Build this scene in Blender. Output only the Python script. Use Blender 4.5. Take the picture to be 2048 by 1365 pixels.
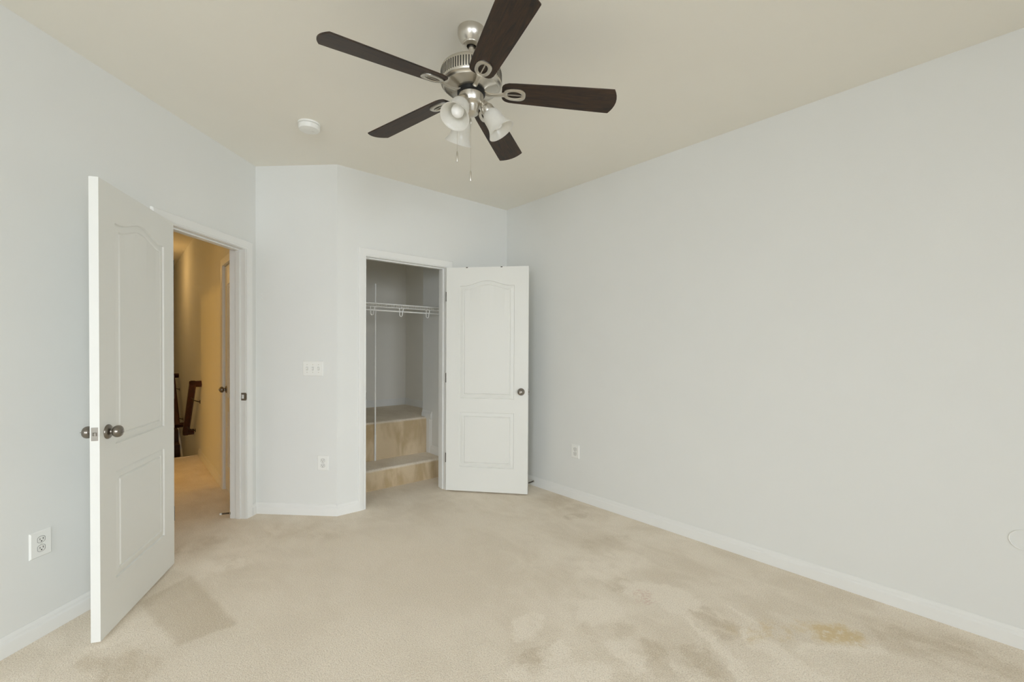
import bpy, bmesh, math, random
from mathutils import Vector, Matrix

random.seed(4)
for o in list(bpy.data.objects):
    bpy.data.objects.remove(o, do_unlink=True)
SC = bpy.context.scene
COL = SC.collection
PI = math.pi
cos, sin, rad = math.cos, math.sin, math.radians

# ------------------------------------------------------------------ camera
CAM_H = 1.3055
YAW, PITCH, ROLL = 41.0576, -0.6554, 0.3042
F_PX, SHIFT_PX = 898.7333, 26.4953
_a, _t, _r = rad(YAW), rad(PITCH), rad(ROLL)
_fw = Vector((sin(_a), cos(_a), 0)); _rt = Vector((cos(_a), -sin(_a), 0)); _up = Vector((0, 0, 1))
_fw2 = _fw * cos(_t) + _up * sin(_t); _up2 = _up * cos(_t) - _fw * sin(_t)
_rt3 = _rt * cos(_r) + _up2 * sin(_r); _up3 = _up2 * cos(_r) - _rt * sin(_r)
cam_data = bpy.data.cameras.new('camera')
cam_data.sensor_width = 36.0
cam_data.sensor_fit = 'HORIZONTAL'
cam_data.lens = F_PX / 2048 * 36.0
cam_data.shift_y = SHIFT_PX / 2048
cam_data.clip_start = 0.05
cam = bpy.data.objects.new('camera', cam_data)
COL.objects.link(cam)
m = Matrix((_rt3, _up3, -_fw2)).transposed().to_4x4()
m.translation = Vector((0, 0, CAM_H))
cam.matrix_world = m
SC.camera = cam

# ------------------------------------------------------------------ world, daylight, exposure
world = bpy.data.worlds.new('daylight_sky')
SC.world = world
world.use_nodes = True
wn = world.node_tree.nodes
wn['Background'].inputs[0].default_value = (0.72, 0.85, 1.0, 1)
wn['Background'].inputs[1].default_value = 1.0
SC.view_settings.view_transform = 'Standard'
SC.view_settings.look = 'None'
SC.view_settings.gamma = 1.0
SC.view_settings.use_curve_mapping = False
SC.view_settings.exposure = 0.0
SC.cycles.use_denoising = True
SC.cycles.max_bounces = 16
SC.cycles.diffuse_bounces = 10
SC.cycles.glossy_bounces = 6
SC.cycles.transmission_bounces = 6
SC.cycles.transparent_max_bounces = 8
SC.cycles.sample_clamp_indirect = 6.0


def area_light(name, loc, direction, sx, sy, power, color, spread=180):
    d = bpy.data.lights.new(name, 'AREA')
    d.shape = 'RECTANGLE'; d.size = sx; d.size_y = sy
    d.energy = power; d.color = color; d.spread = rad(spread)
    o = bpy.data.objects.new(name, d); COL.objects.link(o)
    o.location = loc
    o.rotation_euler = Vector(direction).to_track_quat('-Z', 'Z').to_euler()
    return o


REAR_Y = -4.2
SIDE_X = -3.4
DAY = (0.875, 0.935, 1.0)
area_light('daylight_rear_window', (-2.2, REAR_Y + 0.02, 1.45), (0.12, 1, -0.2), 1.4, 1.4, 15, DAY, 90)
area_light('daylight_rear_window', (0.0, REAR_Y + 0.02, 1.45), (0.1, 1, -0.2), 1.4, 1.4, 40, DAY, 90)
area_light('fill_light_side', (SIDE_X + 0.02, -1.7, 1.45), (1, 0.85, -0.5), 1.4, 1.4, 58, DAY, 105)  # unseen fill light, added to lift the floor and right wall

# ------------------------------------------------------------------ room measures (metres)
H = 2.7255
XR, YC = 2.9864, 3.5204
C1 = Vector((0.8014, 3.9865)); C2 = Vector((1.2675, YC))
LD = Vector((-0.70711, -0.70711))     # along the left wall, away from the corner
LN = Vector((0.70711, -0.70711))      # out of the left wall, into the room
SD = (C2 - C1).normalized()           # along the angled wall
SN = Vector((-0.70711, -0.70711))     # out of the angled wall
HX = 0.713                            # hall wall
HEAD = 2.050
L_S0, L_S1 = 0.122, 0.884             # hall doorway along the left wall
K_X0, K_X1 = 1.499, 2.259             # closet doorway


# ------------------------------------------------------------------ materials
def new_mat(name):
    mt = bpy.data.materials.new(name); mt.use_nodes = True
    nt = mt.node_tree
    return mt, nt, nt.nodes['Principled BSDF'], nt.nodes, nt.links


def paint(name, color, rough=0.6, bump=0.0, scale=350, vary=0.015, spec=0.35):
    mt, nt, b, n, l = new_mat(name)
    tc = n.new('ShaderNodeTexCoord')
    nz = n.new('ShaderNodeTexNoise'); nz.inputs['Scale'].default_value = 3.0
    l.new(tc.outputs['Object'], nz.inputs['Vector'])
    mx = n.new('ShaderNodeMix'); mx.data_type = 'RGBA'
    mx.inputs['A'].default_value = tuple(c * (1 - vary) for c in color) + (1,)
    mx.inputs['B'].default_value = tuple(min(1, c * (1 + vary)) for c in color) + (1,)
    l.new(nz.outputs['Fac'], mx.inputs['Factor'])
    l.new(mx.outputs['Result'], b.inputs['Base Color'])
    b.inputs['Roughness'].default_value = rough
    b.inputs['Specular IOR Level'].default_value = spec
    if bump:
        n2 = n.new('ShaderNodeTexNoise'); n2.inputs['Scale'].default_value = scale
        l.new(tc.outputs['Object'], n2.inputs['Vector'])
        bp = n.new('ShaderNodeBump'); bp.inputs['Strength'].default_value = bump
        bp.inputs['Distance'].default_value = 0.002
        l.new(n2.outputs['Fac'], bp.inputs['Height'])
        l.new(bp.outputs['Normal'], b.inputs['Normal'])
    return mt


def metal(name, color, rough=0.3, scale=400):
    mt, nt, b, n, l = new_mat(name)
    b.inputs['Metallic'].default_value = 1.0
    tc = n.new('ShaderNodeTexCoord')
    mp = n.new('ShaderNodeMapping'); mp.inputs['Scale'].default_value = (0.3, 0.3, 3)
    nz = n.new('ShaderNodeTexNoise'); nz.inputs['Scale'].default_value = scale
    l.new(tc.outputs['Object'], mp.inputs['Vector']); l.new(mp.outputs['Vector'], nz.inputs['Vector'])
    mr = n.new('ShaderNodeMapRange')
    mr.inputs['To Min'].default_value = rough - 0.015; mr.inputs['To Max'].default_value = rough + 0.015
    l.new(nz.outputs['Fac'], mr.inputs['Value']); l.new(mr.outputs['Result'], b.inputs['Roughness'])
    b.inputs['Base Color'].default_value = (*color, 1)
    return mt


def wood(name, dark, light, axis_scale=(2.0, 30, 30), rough=0.35):
    mt, nt, b, n, l = new_mat(name)
    tc = n.new('ShaderNodeTexCoord')
    mp = n.new('ShaderNodeMapping'); mp.inputs['Scale'].default_value = axis_scale
    nz = n.new('ShaderNodeTexNoise'); nz.inputs['Scale'].default_value = 2.2
    nz.inputs['Detail'].default_value = 6; nz.inputs['Roughness'].default_value = 0.65
    nz.inputs['Distortion'].default_value = 1.2
    l.new(tc.outputs['Object'], mp.inputs['Vector']); l.new(mp.outputs['Vector'], nz.inputs['Vector'])
    cr = n.new('ShaderNodeValToRGB')
    cr.color_ramp.elements[0].position = 0.35; cr.color_ramp.elements[0].color = (*dark, 1)
    cr.color_ramp.elements[1].position = 0.75; cr.color_ramp.elements[1].color = (*light, 1)
    l.new(nz.outputs['Fac'], cr.inputs['Fac']); l.new(cr.outputs['Color'], b.inputs['Base Color'])
    b.inputs['Roughness'].default_value = rough
    return mt


def carpet(name, marks=False):
    mt, nt, b, n, l = new_mat(name)
    tc = n.new('ShaderNodeTexCoord')
    V = tc.outputs['Object']

    def noise(scale, detail=2, rough=0.5, dist=0.0, vec=None, sc3=None, rot=0):
        v = vec or V
        if sc3:
            mp = n.new('ShaderNodeMapping'); mp.inputs['Scale'].default_value = sc3
            mp.inputs['Rotation'].default_value = (0, 0, rot)
            l.new(v, mp.inputs['Vector']); v = mp.outputs['Vector']
        z = n.new('ShaderNodeTexNoise'); z.inputs['Scale'].default_value = scale
        z.inputs['Detail'].default_value = detail; z.inputs['Roughness'].default_value = rough
        z.inputs['Distortion'].default_value = dist
        l.new(v, z.inputs['Vector'])
        return z.outputs['Fac']

    def math_(op, a, c=None, clamp=False):
        k = n.new('ShaderNodeMath'); k.operation = op; k.use_clamp = clamp
        for i, x in enumerate((a, c)):
            if x is None: continue
            if isinstance(x, (int, float)): k.inputs[i].default_value = x
            else: l.new(x, k.inputs[i])
        return k.outputs[0]

    def rng(x, a, c, t0=0.0, t1=1.0):
        k = n.new('ShaderNodeMapRange'); k.interpolation_type = 'SMOOTHSTEP'
        for i, vv in zip(('From Min', 'From Max', 'To Min', 'To Max'), (a, c, t0, t1)):
            k.inputs[i].default_value = vv
        l.new(x, k.inputs['Value'])
        return k.outputs['Result']

    def mix(f, ca, cb):
        k = n.new('ShaderNodeMix'); k.data_type = 'RGBA'
        for key, x in (('A', ca), ('B', cb)):
            if isinstance(x, tuple): k.inputs[key].default_value = (*x, 1)
            else: l.new(x, k.inputs[key])
        if isinstance(f, (int, float)): k.inputs['Factor'].default_value = f
        else: l.new(f, k.inputs['Factor'])
        return k.outputs['Result']

    base_d, base_l = CARPET_D, CARPET_L
    tuft = noise(185, 2, 0.7)
    tuft2 = noise(75, 3, 0.6)
    nap = noise(1.7, 4, 0.6, 0.6)
    nap2 = noise(6.5, 4, 0.65, 0.8, sc3=(1.0, 0.45, 1.0), rot=0.7)
    napv = math_('ADD', math_('MULTIPLY', nap, 0.6), math_('MULTIPLY', nap2, 0.4))
    f = math_('ADD', math_('MULTIPLY', rng(napv, 0.36, 0.64), 0.50), 0.33)
    if marks:
        sx = n.new('ShaderNodeSeparateXYZ'); l.new(V, sx.inputs[0])
        X, Y = sx.outputs['X'], sx.outputs['Y']
        # wobble the edges of the marks
        w = math_('MULTIPLY', math_('SUBTRACT', noise(8, 5, 0.7), 0.5), 0.22)
        w2 = math_('MULTIPLY', math_('SUBTRACT', noise(11, 5, 0.7, 0.3), 0.5), 0.20)
        brk = rng(noise(13, 5, 0.72, 0.6, sc3=(1.0, 0.5, 1.0), rot=0.7), 0.34, 0.62, 0.30, 1.05)
        Xw = math_('ADD', X, w); Yw = math_('ADD', Y, w2)

        def seg(x0, y0, x1, y1, r0, soft):
            dx, dy = x1 - x0, y1 - y0; L2 = dx * dx + dy * dy
            px = math_('SUBTRACT', Xw, x0); py = math_('SUBTRACT', Yw, y0)
            t = math_('DIVIDE', math_('ADD', math_('MULTIPLY', px, dx), math_('MULTIPLY', py, dy)), L2, True)
            ex = math_('SUBTRACT', px, math_('MULTIPLY', t, dx)); ey = math_('SUBTRACT', py, math_('MULTIPLY', t, dy))
            d = math_('SQRT', math_('ADD', math_('MULTIPLY', ex, ex), math_('MULTIPLY', ey, ey)))
            return rng(d, r0 + soft, r0, 0, 1) if soft > 0 else d

        def quad(pts, soft):
            acc = None
            for (ax, ay), (bx, by) in zip(pts, pts[1:] + pts[:1]):   # counter-clockwise
                ex, ey = bx - ax, by - ay; q = math.hypot(ex, ey)
                dd = math_('ADD', math_('ADD', math_('MULTIPLY', Xw, -ey / q), math_('MULTIPLY', Yw, ex / q)), (ey * ax - ex * ay) / q)
                s_ = rng(dd, -soft, soft)
                acc = s_ if acc is None else math_('MULTIPLY', acc, s_)
            return acc
        # plain area calms the nap in the middle of the room
        calm = quad([(-0.2, 2.3), (0.9, 1.2), (2.3, 2.6), (1.2, 3.3)], 0.35)
        f = math_('ADD', math_('MULTIPLY', f, math_('SUBTRACT', 1.0, math_('MULTIPLY', calm, 0.6))), math_('MULTIPLY', calm, 0.32))
        # combed nap: darker vacuum wedge by the open door, brushed-up streaks
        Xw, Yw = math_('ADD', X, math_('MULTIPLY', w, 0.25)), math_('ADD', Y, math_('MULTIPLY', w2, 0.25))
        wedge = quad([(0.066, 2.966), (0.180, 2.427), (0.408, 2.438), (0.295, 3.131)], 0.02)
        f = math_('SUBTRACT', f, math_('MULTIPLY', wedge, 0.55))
        Xw, Yw = math_('ADD', X, w), math_('ADD', Y, w2)
        for s_, k in (((2.116, 1.379, 2.215, 1.229, 0.05, 0.07), 0.7),
                      ((2.107, 1.169, 2.206, 1.114, 0.03, 0.05), 0.55),
                      ((2.071, 1.077, 1.991, 0.901, 0.004, 0.022), 0.75),
                      ((1.991, 0.901, 1.862, 0.721, 0.014, 0.035), 0.8),
                      ((2.165, 0.821, 2.099, 0.613, 0.012, 0.045), 0.7),
                      ((2.099, 0.613, 2.091, 0.510, 0.03, 0.05), 0.5),
                      ((2.321, 0.975, 2.291, 0.863, 0.005, 0.02), 0.5),
                      ((1.399, 1.515, 1.485, 1.562, 0.03, 0.05), 0.6),
                      ((1.379, 1.326, 1.444, 1.313, 0.03, 0.05), 0.7),
                      ((1.774, 1.414, 1.848, 1.408, 0.05, 0.07), 0.5),
                      ((1.300, 1.221, 1.458, 1.121, 0.03, 0.06), 0.6),
                      ((1.634, 1.150, 1.595, 1.061, 0.025, 0.05), 0.55),
                      ((1.212, 1.332, 1.200, 1.289, 0.02, 0.05), 0.5),
                      ((2.247, 0.642, 2.493, 0.401, 0.008, 0.03), 0.45),
                      ((1.998, 0.640, 2.046, 0.549, 0.02, 0.04), 0.35),
                      ((2.116, 1.670, 2.383, 1.609, 0.06, 0.12), 0.4),
                      ((0.219, 3.367, 0.514, 3.116, 0.03, 0.08), 0.45),
                      ((-0.024, 2.753, -0.007, 2.599, 0.04, 0.08), 0.45),
                      ((1.698, 0.973, 1.726, 0.837, 0.02, 0.05), 0.3)):
            f = math_('ADD', f, math_('MULTIPLY', math_('MULTIPLY', seg(*s_), brk), k * 1.15))
        for s_, k in (((2.181, 1.049, 2.126, 0.903, 0.045, 0.05), 0.6),
                      ((1.298, 1.364, 1.366, 1.358, 0.03, 0.045), 0.6),
                      ((2.057, 1.484, 2.126, 1.467, 0.025, 0.05), 0.5),
                      ((1.648, 1.312, 1.762, 1.214, 0.03, 0.05), 0.4),
                      ((1.763, 1.083, 1.671, 0.957, 0.03, 0.04), 0.5),
                      ((1.866, 0.951, 1.797, 0.831, 0.035, 0.04), 0.5),
                      ((2.711, 0.119, 2.643, 0.329, 0.06, 0.14), 0.5),
                      ((2.709, 0.463, 2.833, 0.122, 0.02, 0.12), 0.35),
                      ((2.839, 2.681, 2.823, 2.232, 0.05, 0.15), 0.4),
                      ((2.632, 2.324, 2.722, 2.275, 0.02, 0.05), 0.5),
                      ((2.363, 1.908, 2.582, 1.825, 0.03, 0.08), 0.35),
                      ((0.309, 3.556, 0.447, 3.586, 0.03, 0.1), 0.45),
                      ((0.858, 3.511, 1.115, 3.235, 0.05, 0.15), 0.25),
                      ((-0.046, 2.549, 0.039, 2.321, 0.06, 0.06), 0.45)):
            f = math_('SUBTRACT', f, math_('MULTIPLY', math_('MULTIPLY', seg(*s_), brk), k * 1.0))
        f = math_('MAXIMUM', math_('MINIMUM', f, 1.25), -0.25)
    # f 0..1 : combed down (deeper tone) .. brushed up (paler tone)
    fr = rng(f, -0.30, 1.10)
    colr = mix(fr, base_d, base_l)
    colr = mix(math_('MULTIPLY', rng(tuft, 0.30, 0.55, 1, 0), 0.46), colr, tuple(c * 0.62 for c in base_d))
    colr = mix(math_('MULTIPLY', rng(tuft, 0.52, 0.68), 0.50), colr, tuple(min(0.95, c * 1.12) for c in base_l))
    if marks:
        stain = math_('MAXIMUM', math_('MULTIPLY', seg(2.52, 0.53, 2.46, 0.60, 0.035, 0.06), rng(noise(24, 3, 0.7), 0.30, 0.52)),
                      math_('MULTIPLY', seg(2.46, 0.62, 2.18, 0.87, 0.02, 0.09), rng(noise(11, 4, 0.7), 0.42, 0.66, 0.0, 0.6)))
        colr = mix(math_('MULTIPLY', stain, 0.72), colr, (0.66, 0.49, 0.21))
        pink = math_('MULTIPLY', seg(2.11, 1.33, 2.06, 1.30, 0.015, 0.05), rng(noise(55, 3, 0.7), 0.40, 0.62))
        colr = mix(math_('MULTIPLY', pink, 0.45), colr, (0.58, 0.33, 0.27))
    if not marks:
        # faces turning from level to upright take a deeper, yellower tone
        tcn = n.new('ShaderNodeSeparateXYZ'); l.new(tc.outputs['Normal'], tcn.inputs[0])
        upright = rng(tcn.outputs['Z'], 0.8, 0.25)
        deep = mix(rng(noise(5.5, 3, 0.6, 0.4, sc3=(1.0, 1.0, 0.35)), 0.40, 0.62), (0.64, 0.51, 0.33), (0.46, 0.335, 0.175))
        colr = mix(math_('MULTIPLY', upright, 0.88), colr, deep)
    l.new(colr, b.inputs['Base Color'])
    b.inputs['Roughness'].default_value = 1.0
    b.inputs['Specular IOR Level'].default_value = 0.05
    b.inputs['Sheen Weight'].default_value = 0.25
    b.inputs['Sheen Roughness'].default_value = 0.6
    b.inputs['Sheen Tint'].default_value = (0.95, 0.88, 0.75, 1)
    hgt = math_('ADD', math_('MULTIPLY', tuft, 0.6), math_('MULTIPLY', tuft2, 0.5))
    bp = n.new('ShaderNodeBump'); bp.inputs['Strength'].default_value = 0.8; bp.inputs['Distance'].default_value = 0.008
    l.new(hgt, bp.inputs['Height']); l.new(bp.outputs['Normal'], b.inputs['Normal'])
    return mt


CARPET_D = (0.67, 0.57, 0.44)
CARPET_L = (0.97, 0.88, 0.76)
M_WALL = paint('wall_paint', (0.775, 0.785, 0.77), 0.75, 0.06, 260)
M_CLOSET = paint('closet_paint', (0.85, 0.835, 0.785), 0.8, 0.06, 260)
M_CEIL = paint('ceiling_paint', (0.86, 0.84, 0.775), 0.9, 0.10, 120)
M_TRIM = paint('trim_gloss_white', (0.82, 0.825, 0.81), 0.35, vary=0.008)
M_DOOR = paint('door_white', (0.81, 0.815, 0.785), 0.42, 0.05, 90, vary=0.008)
M_PLAST = paint('white_plastic', (0.86, 0.865, 0.84), 0.35, vary=0.005)
M_PLAST2 = paint('white_plastic_inset', (0.80, 0.80, 0.77), 0.35, vary=0.005)
M_SLOT = paint('dark_slot', (0.02, 0.02, 0.02), 0.6)
M_NICKEL = metal('brushed_nickel', (0.64, 0.61, 0.55), 0.33)
M_PEWTER = metal('antique_pewter', (0.27, 0.245, 0.215), 0.30)
M_LATCH = metal('worn_pewter', (0.36, 0.335, 0.30), 0.38)
M_DARKMETAL = metal('dark_hinge_metal', (0.10, 0.09, 0.08), 0.4)
M_BLACK = paint('black_motor', (0.012, 0.012, 0.012), 0.45)
M_BLADE = wood('dark_walnut', (0.010, 0.006, 0.004), (0.062, 0.030, 0.013), (3, 26, 10), 0.50)
M_RAIL = wood('mahogany_stain', (0.030, 0.006, 0.004), (0.085, 0.018, 0.012), (10, 10, 10), 0.3)
M_STEP = wood('dark_stair_wood', (0.05, 0.024, 0.013), (0.10, 0.05, 0.026), (4, 12, 12), 0.75)
M_WIRE = paint('white_vinyl_wire', (0.86, 0.86, 0.84), 0.4)
M_RUBBER = paint('white_rubber', (0.80, 0.79, 0.74), 0.6)
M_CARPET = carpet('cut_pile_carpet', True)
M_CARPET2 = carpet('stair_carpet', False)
M_BULB = paint('opal_bulb', (0.92, 0.92, 0.91), 0.25)
M_GLASS, nt, b, n, l = new_mat('window_glass')
b.inputs['Transmission Weight'].default_value = 1.0
b.inputs['Roughness'].default_value = 0.0
# frosted shade glass
M_FROST, nt, b, n, l = new_mat('frosted_glass')
n.remove(b)
out = n['Material Output']
tr = n.new('ShaderNodeBsdfTranslucent'); tr.inputs['Color'].default_value = (0.97, 0.955, 0.92, 1)
df = n.new('ShaderNodeBsdfDiffuse'); df.inputs['Color'].default_value = (0.90, 0.89, 0.86, 1)
tp = n.new('ShaderNodeBsdfTransparent'); tp.inputs['Color'].default_value = (0.95, 0.97, 0.95, 1)
gl = n.new('ShaderNodeBsdfGlossy'); gl.inputs['Roughness'].default_value = 0.3
nzf = n.new('ShaderNodeTexNoise'); nzf.inputs['Scale'].default_value = 30
mrf = n.new('ShaderNodeMapRange'); mrf.inputs['To Min'].default_value = 0.12; mrf.inputs['To Max'].default_value = 0.19
l.new(nzf.outputs['Fac'], mrf.inputs['Value'])
m1 = n.new('ShaderNodeMixShader'); m1.inputs[0].default_value = 0.5
m2 = n.new('ShaderNodeMixShader'); m3 = n.new('ShaderNodeMixShader'); m3.inputs[0].default_value = 0.06
l.new(tr.outputs[0], m1.inputs[1]); l.new(df.outputs[0], m1.inputs[2])
l.new(mrf.outputs['Result'], m2.inputs[0]); l.new(m1.outputs[0], m2.inputs[1]); l.new(tp.outputs[0], m2.inputs[2])
l.new(m2.outputs[0], m3.inputs[1]); l.new(gl.outputs[0], m3.inputs[2]); l.new(m3.outputs[0], out.inputs['Surface'])


# ------------------------------------------------------------------ mesh helpers
class MB:
    """collects vertices and faces; build() links them as one mesh object"""

    def __init__(self):
        self.v = []; self.f = []; self.M = Matrix.Identity(4)

    def _add(self, vs, fs):
        k = len(self.v)
        self.v += [tuple(self.M @ Vector(p)) for p in vs]
        self.f += [tuple(i + k for i in q) for q in fs]
        return self

    def box(self, x0, x1, y0, y1, z0, z1):
        vs = [(x, y, z) for z in (z0, z1) for y in (y0, y1) for x in (x0, x1)]
        return self._add(vs, [(0, 2, 3, 1), (4, 5, 7, 6), (0, 1, 5, 4), (2, 6, 7, 3), (0, 4, 6, 2), (1, 3, 7, 5)])

    def cbox(self, x0, x1, y0, y1, z0, z1, c):
        """box with chamfered rim on its +y side (a wall plate)"""
        self.box(x0, x1, y0, y1 - c, z0, z1)
        return self.loft([[(x0, y1 - c, z0), (x1, y1 - c, z0), (x1, y1 - c, z1), (x0, y1 - c, z1)],
                          [(x0 + c, y1, z0 + c), (x1 - c, y1, z0 + c), (x1 - c, y1, z1 - c), (x0 + c, y1, z1 - c)]], True)

    def prism(self, pts, z0, z1):
        k = len(pts)
        vs = [(x, y, z0) for x, y in pts] + [(x, y, z1) for x, y in pts]
        fs = [tuple(range(k))[::-1], tuple(range(k, 2 * k))]
        fs += [(i, (i + 1) % k, (i + 1) % k + k, i + k) for i in range(k)]
        return self._add(vs, fs)

    def loft(self, rings, closed=True, caps=True):
        k = len(rings[0]); vs = [p for r in rings for p in r]; fs = []
        for a in range(len(rings) - 1):
            for i in range(k if closed else k - 1):
                j = (i + 1) % k
                fs.append((a * k + i, a * k + j, (a + 1) * k + j, (a + 1) * k + i))
        if caps:
            fs.append(tuple(range(k))[::-1]); fs.append(tuple((len(rings) - 1) * k + i for i in range(k)))
        return self._add(vs, fs)

    def lathe(self, prof, seg=32, caps=True):
        rings = [[(r * cos(2 * PI * i / seg), r * sin(2 * PI * i / seg), z) for i in range(seg)] for r, z in prof]
        return self.loft(rings, True, caps)

    def tube(self, path, r, seg=8, closed=False):
        path = [Vector(p) for p in path]; rings = []; kk = len(path); nrm = None
        for i, p in enumerate(path):
            if closed: t = path[(i + 1) % kk] - path[i - 1]
            else: t = path[min(i + 1, kk - 1)] - path[max(i - 1, 0)]
            t.normalize()
            if nrm is None:
                nrm = t.orthogonal().normalized()
            else:
                nrm = (nrm - t * nrm.dot(t)).normalized()
            bn = t.cross(nrm)
            rr = r[i] if isinstance(r, (list, tuple)) else r
            rings.append([tuple(p + (nrm * cos(2 * PI * j / seg) + bn * sin(2 * PI * j / seg)) * rr) for j in range(seg)])
        if closed: rings.append(rings[0])
        return self.loft(rings, True, not closed)

    def sweep(self, p0, p1, across, up, prof):
        """extrude a profile (across, up) along p0-p1"""
        rings = []
        for p in (p0, p1):
            p = Vector(p)
            rings.append([tuple(p + Vector(across) * a + Vector(up) * u) for a, u in prof])
        return self.loft(rings, True, True)

    def at(self, M):
        self.M = M; return self

    def build(self, name, mat, parent=None, smooth=None, bevel=0.0, origin=None, segs=2):
        me = bpy.data.meshes.new(name)
        vs = self.v
        if origin is not None:
            og = Vector(origin); vs = [tuple(Vector(p) - og) for p in vs]
        me.from_pydata(vs, [], self.f)
        bm = bmesh.new(); bm.from_mesh(me)
        bmesh.ops.recalc_face_normals(bm, faces=bm.faces)
        bm.to_mesh(me); bm.free()
        me.materials.append(mat)
        o = bpy.data.objects.new(name, me); COL.objects.link(o)
        if origin is not None: o.location = origin
        if parent is not None: o.parent = parent
        if smooth:
            me.polygons.foreach_set('use_smooth', [True] * len(me.polygons))
            me.set_sharp_from_angle(angle=rad(smooth))
        if bevel:
            md = o.modifiers.new('rounded_edges', 'BEVEL'); md.width = bevel; md.segments = segs
            md.limit_method = 'ANGLE'; md.angle_limit = rad(40)
        return o


def tag(o, label=None, cat=None, group=None, kind=None):
    if label: o['label'] = label
    if cat: o['category'] = cat
    if group: o['group'] = group
    if kind: o['kind'] = kind
    return o


def empty(name, loc=(0, 0, 0), rz=0.0):
    o = bpy.data.objects.new(name, None); COL.objects.link(o)
    o.location = loc; o.rotation_euler = (0, 0, rz); o.empty_display_size = 0.1
    return o


def frame2d(origin, along, z=0.0):
    """matrix: local x runs along a wall, local y points out of it to the left of x"""
    a = Vector((along[0], along[1], 0)).normalized()
    nrm = Vector((-a.y, a.x, 0))
    M = Matrix((a, nrm, Vector((0, 0, 1)))).transposed().to_4x4()
    M.translation = Vector((origin[0], origin[1], z))
    return M


def wall_boxes(mb, M, length, t0, t1, z1, openings=(), start=0.0):
    """wall slab between local y=t0..t1 with rectangular openings (x0,x1,z0,z1)"""
    mb.at(M)
    x = start
    for (a, b_, za, zb) in sorted(openings):
        mb.box(x, a, t0, t1, 0, z1)
        if za > 0: mb.box(a, b_, t0, t1, 0, za)
        mb.box(a, b_, t0, t1, zb, z1)
        x = b_
    mb.box(x, length, t0, t1, 0, z1)
    return mb


# frames of the walls: local +y faces the room
def left_frame():
    # local x = distance from corner C1 along the wall, local y = into the room (right-handed with z down-flip avoided)
    a = Vector((LD.x, LD.y, 0)); nrm = Vector((LN.x, LN.y, 0))
    M = Matrix((a, nrm, Vector((0, 0, 1)))).transposed().to_4x4()
    M.translation = Vector((C1.x, C1.y, 0))
    return M


def any_frame(o, a, nrm):
    M = Matrix((Vector((a[0], a[1], 0)), Vector((nrm[0], nrm[1], 0)), Vector((0, 0, 1)))).transposed().to_4x4()
    M.translation = Vector((o[0], o[1], 0))
    return M


F_LEFT = left_frame()
F_ANG = any_frame(C1, SD, SN)
F_BACK = any_frame((0, YC), (1, 0), (0, -1))          # x = world X
F_RIGHT = any_frame((XR, 0), (0, 1), (-1, 0))         # x = world Y
F_HALL = any_frame((HX, 0), (0, 1), (-1, 0))
F_CLO = any_frame((2.5, 0), (0, 1), (-1, 0))
F_REAR = any_frame((0, REAR_Y), (1, 0), (0, 1))
F_SIDE = any_frame((SIDE_X, 0), (0, 1), (1, 0))


def struct(o, label, cat):
    return tag(o, label, cat, kind='structure')


# ------------------------------------------------------------------ shell
T = 0.12
struct(wall_boxes(MB(), F_LEFT, 5.95, -T, 0, H, [(L_S0 - 0.018, L_S1 + 0.018, 0, HEAD + 0.018)]).build('wall_left', M_WALL),
       'white wall with the doorway into the hall and an outlet', 'wall')
mb = MB().at(F_ANG); mb.box(0, (C2 - C1).length, -0.10, 0, 0, H)
struct(mb.build('wall_angled', M_WALL), 'narrow angled white wall carrying the triple light switch', 'wall')
struct(wall_boxes(MB(), F_BACK, XR + 0.0, -T, 0, H, [(K_X0 - 0.018, K_X1 + 0.018, 0, HEAD + 0.018)], start=C2.x).build('wall_back', M_WALL),
       'white wall with the closet doorway', 'wall')
mb = MB().at(F_RIGHT); mb.box(REAR_Y - 0.12, YC + 0.12, -T, 0, 0, H)
struct(mb.build('wall_right', M_WALL), 'long blank white wall with one outlet and a thin ring', 'wall')
W1 = (-2.95, -1.45, 0.7, 2.2); W2 = (-0.75, 0.75, 0.7, 2.2); W3 = (-2.4, -0.9, 0.7, 2.2)
struct(wall_boxes(MB(), F_REAR, XR, -T, 0, H, [W1, W2], start=SIDE_X - T).build('wall_rear', M_WALL), 'white wall with two windows facing the closet', 'wall')
struct(wall_boxes(MB(), F_SIDE, -0.20, -T, 0, H, [W3], start=REAR_Y).build('wall_side', M_WALL), 'white side wall with one added window', 'wall')
# hall and closet walls
struct(wall_boxes(MB(), F_HALL, 11.3, -0.117, 0, H, [(4.09, 4.845, 0, HEAD)], start=4.0).build('wall_hall_right', M_WALL),
       'hall wall with a door and the stair handrails', 'wall')
mb = MB(); mb.box(HX, HX + 0.117, 6.3, 11.3, -2.0, 0)
struct(mb.build('wall_stairwell', M_WALL), 'stairwell wall below the hall floor', 'wall')
mb = MB(); mb.box(-0.47, -0.35, 2.95, 5.08, -2.0, H); mb.box(-0.47, -0.35, 5.85, 11.3, -2.0, H)
mb.box(-0.47, -0.35, 5.08, 5.85, HEAD, H); mb.box(-0.47, -0.35, 5.08, 5.85, -2.0, -0.1)
struct(mb.build('wall_hall_left', M_WALL), 'hall wall on the far side of the stairs', 'wall')
mb = MB(); mb.box(-0.47, HX, 11.3, 11.42, -2.0, H)
struct(mb.build('wall_hall_end', M_WALL), 'wall at the far end of the stairs', 'wall')
mb = MB(); mb.box(2.5, 3.11, YC + T, 4.356, 0, H)
struct(mb.build('wall_closet_right', M_WALL), 'closet side wall beside the steps', 'wall')
mb = MB(); mb.box(2.83, 3.11, 4.356, 5.5, 0, H)
struct(mb.build('wall_closet_recess', M_CLOSET), 'side wall of the recess over the upper closet step', 'wall')
mb = MB(); mb.box(HX + 0.117, 2.83, 5.38, 5.5, 0, H)
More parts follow.
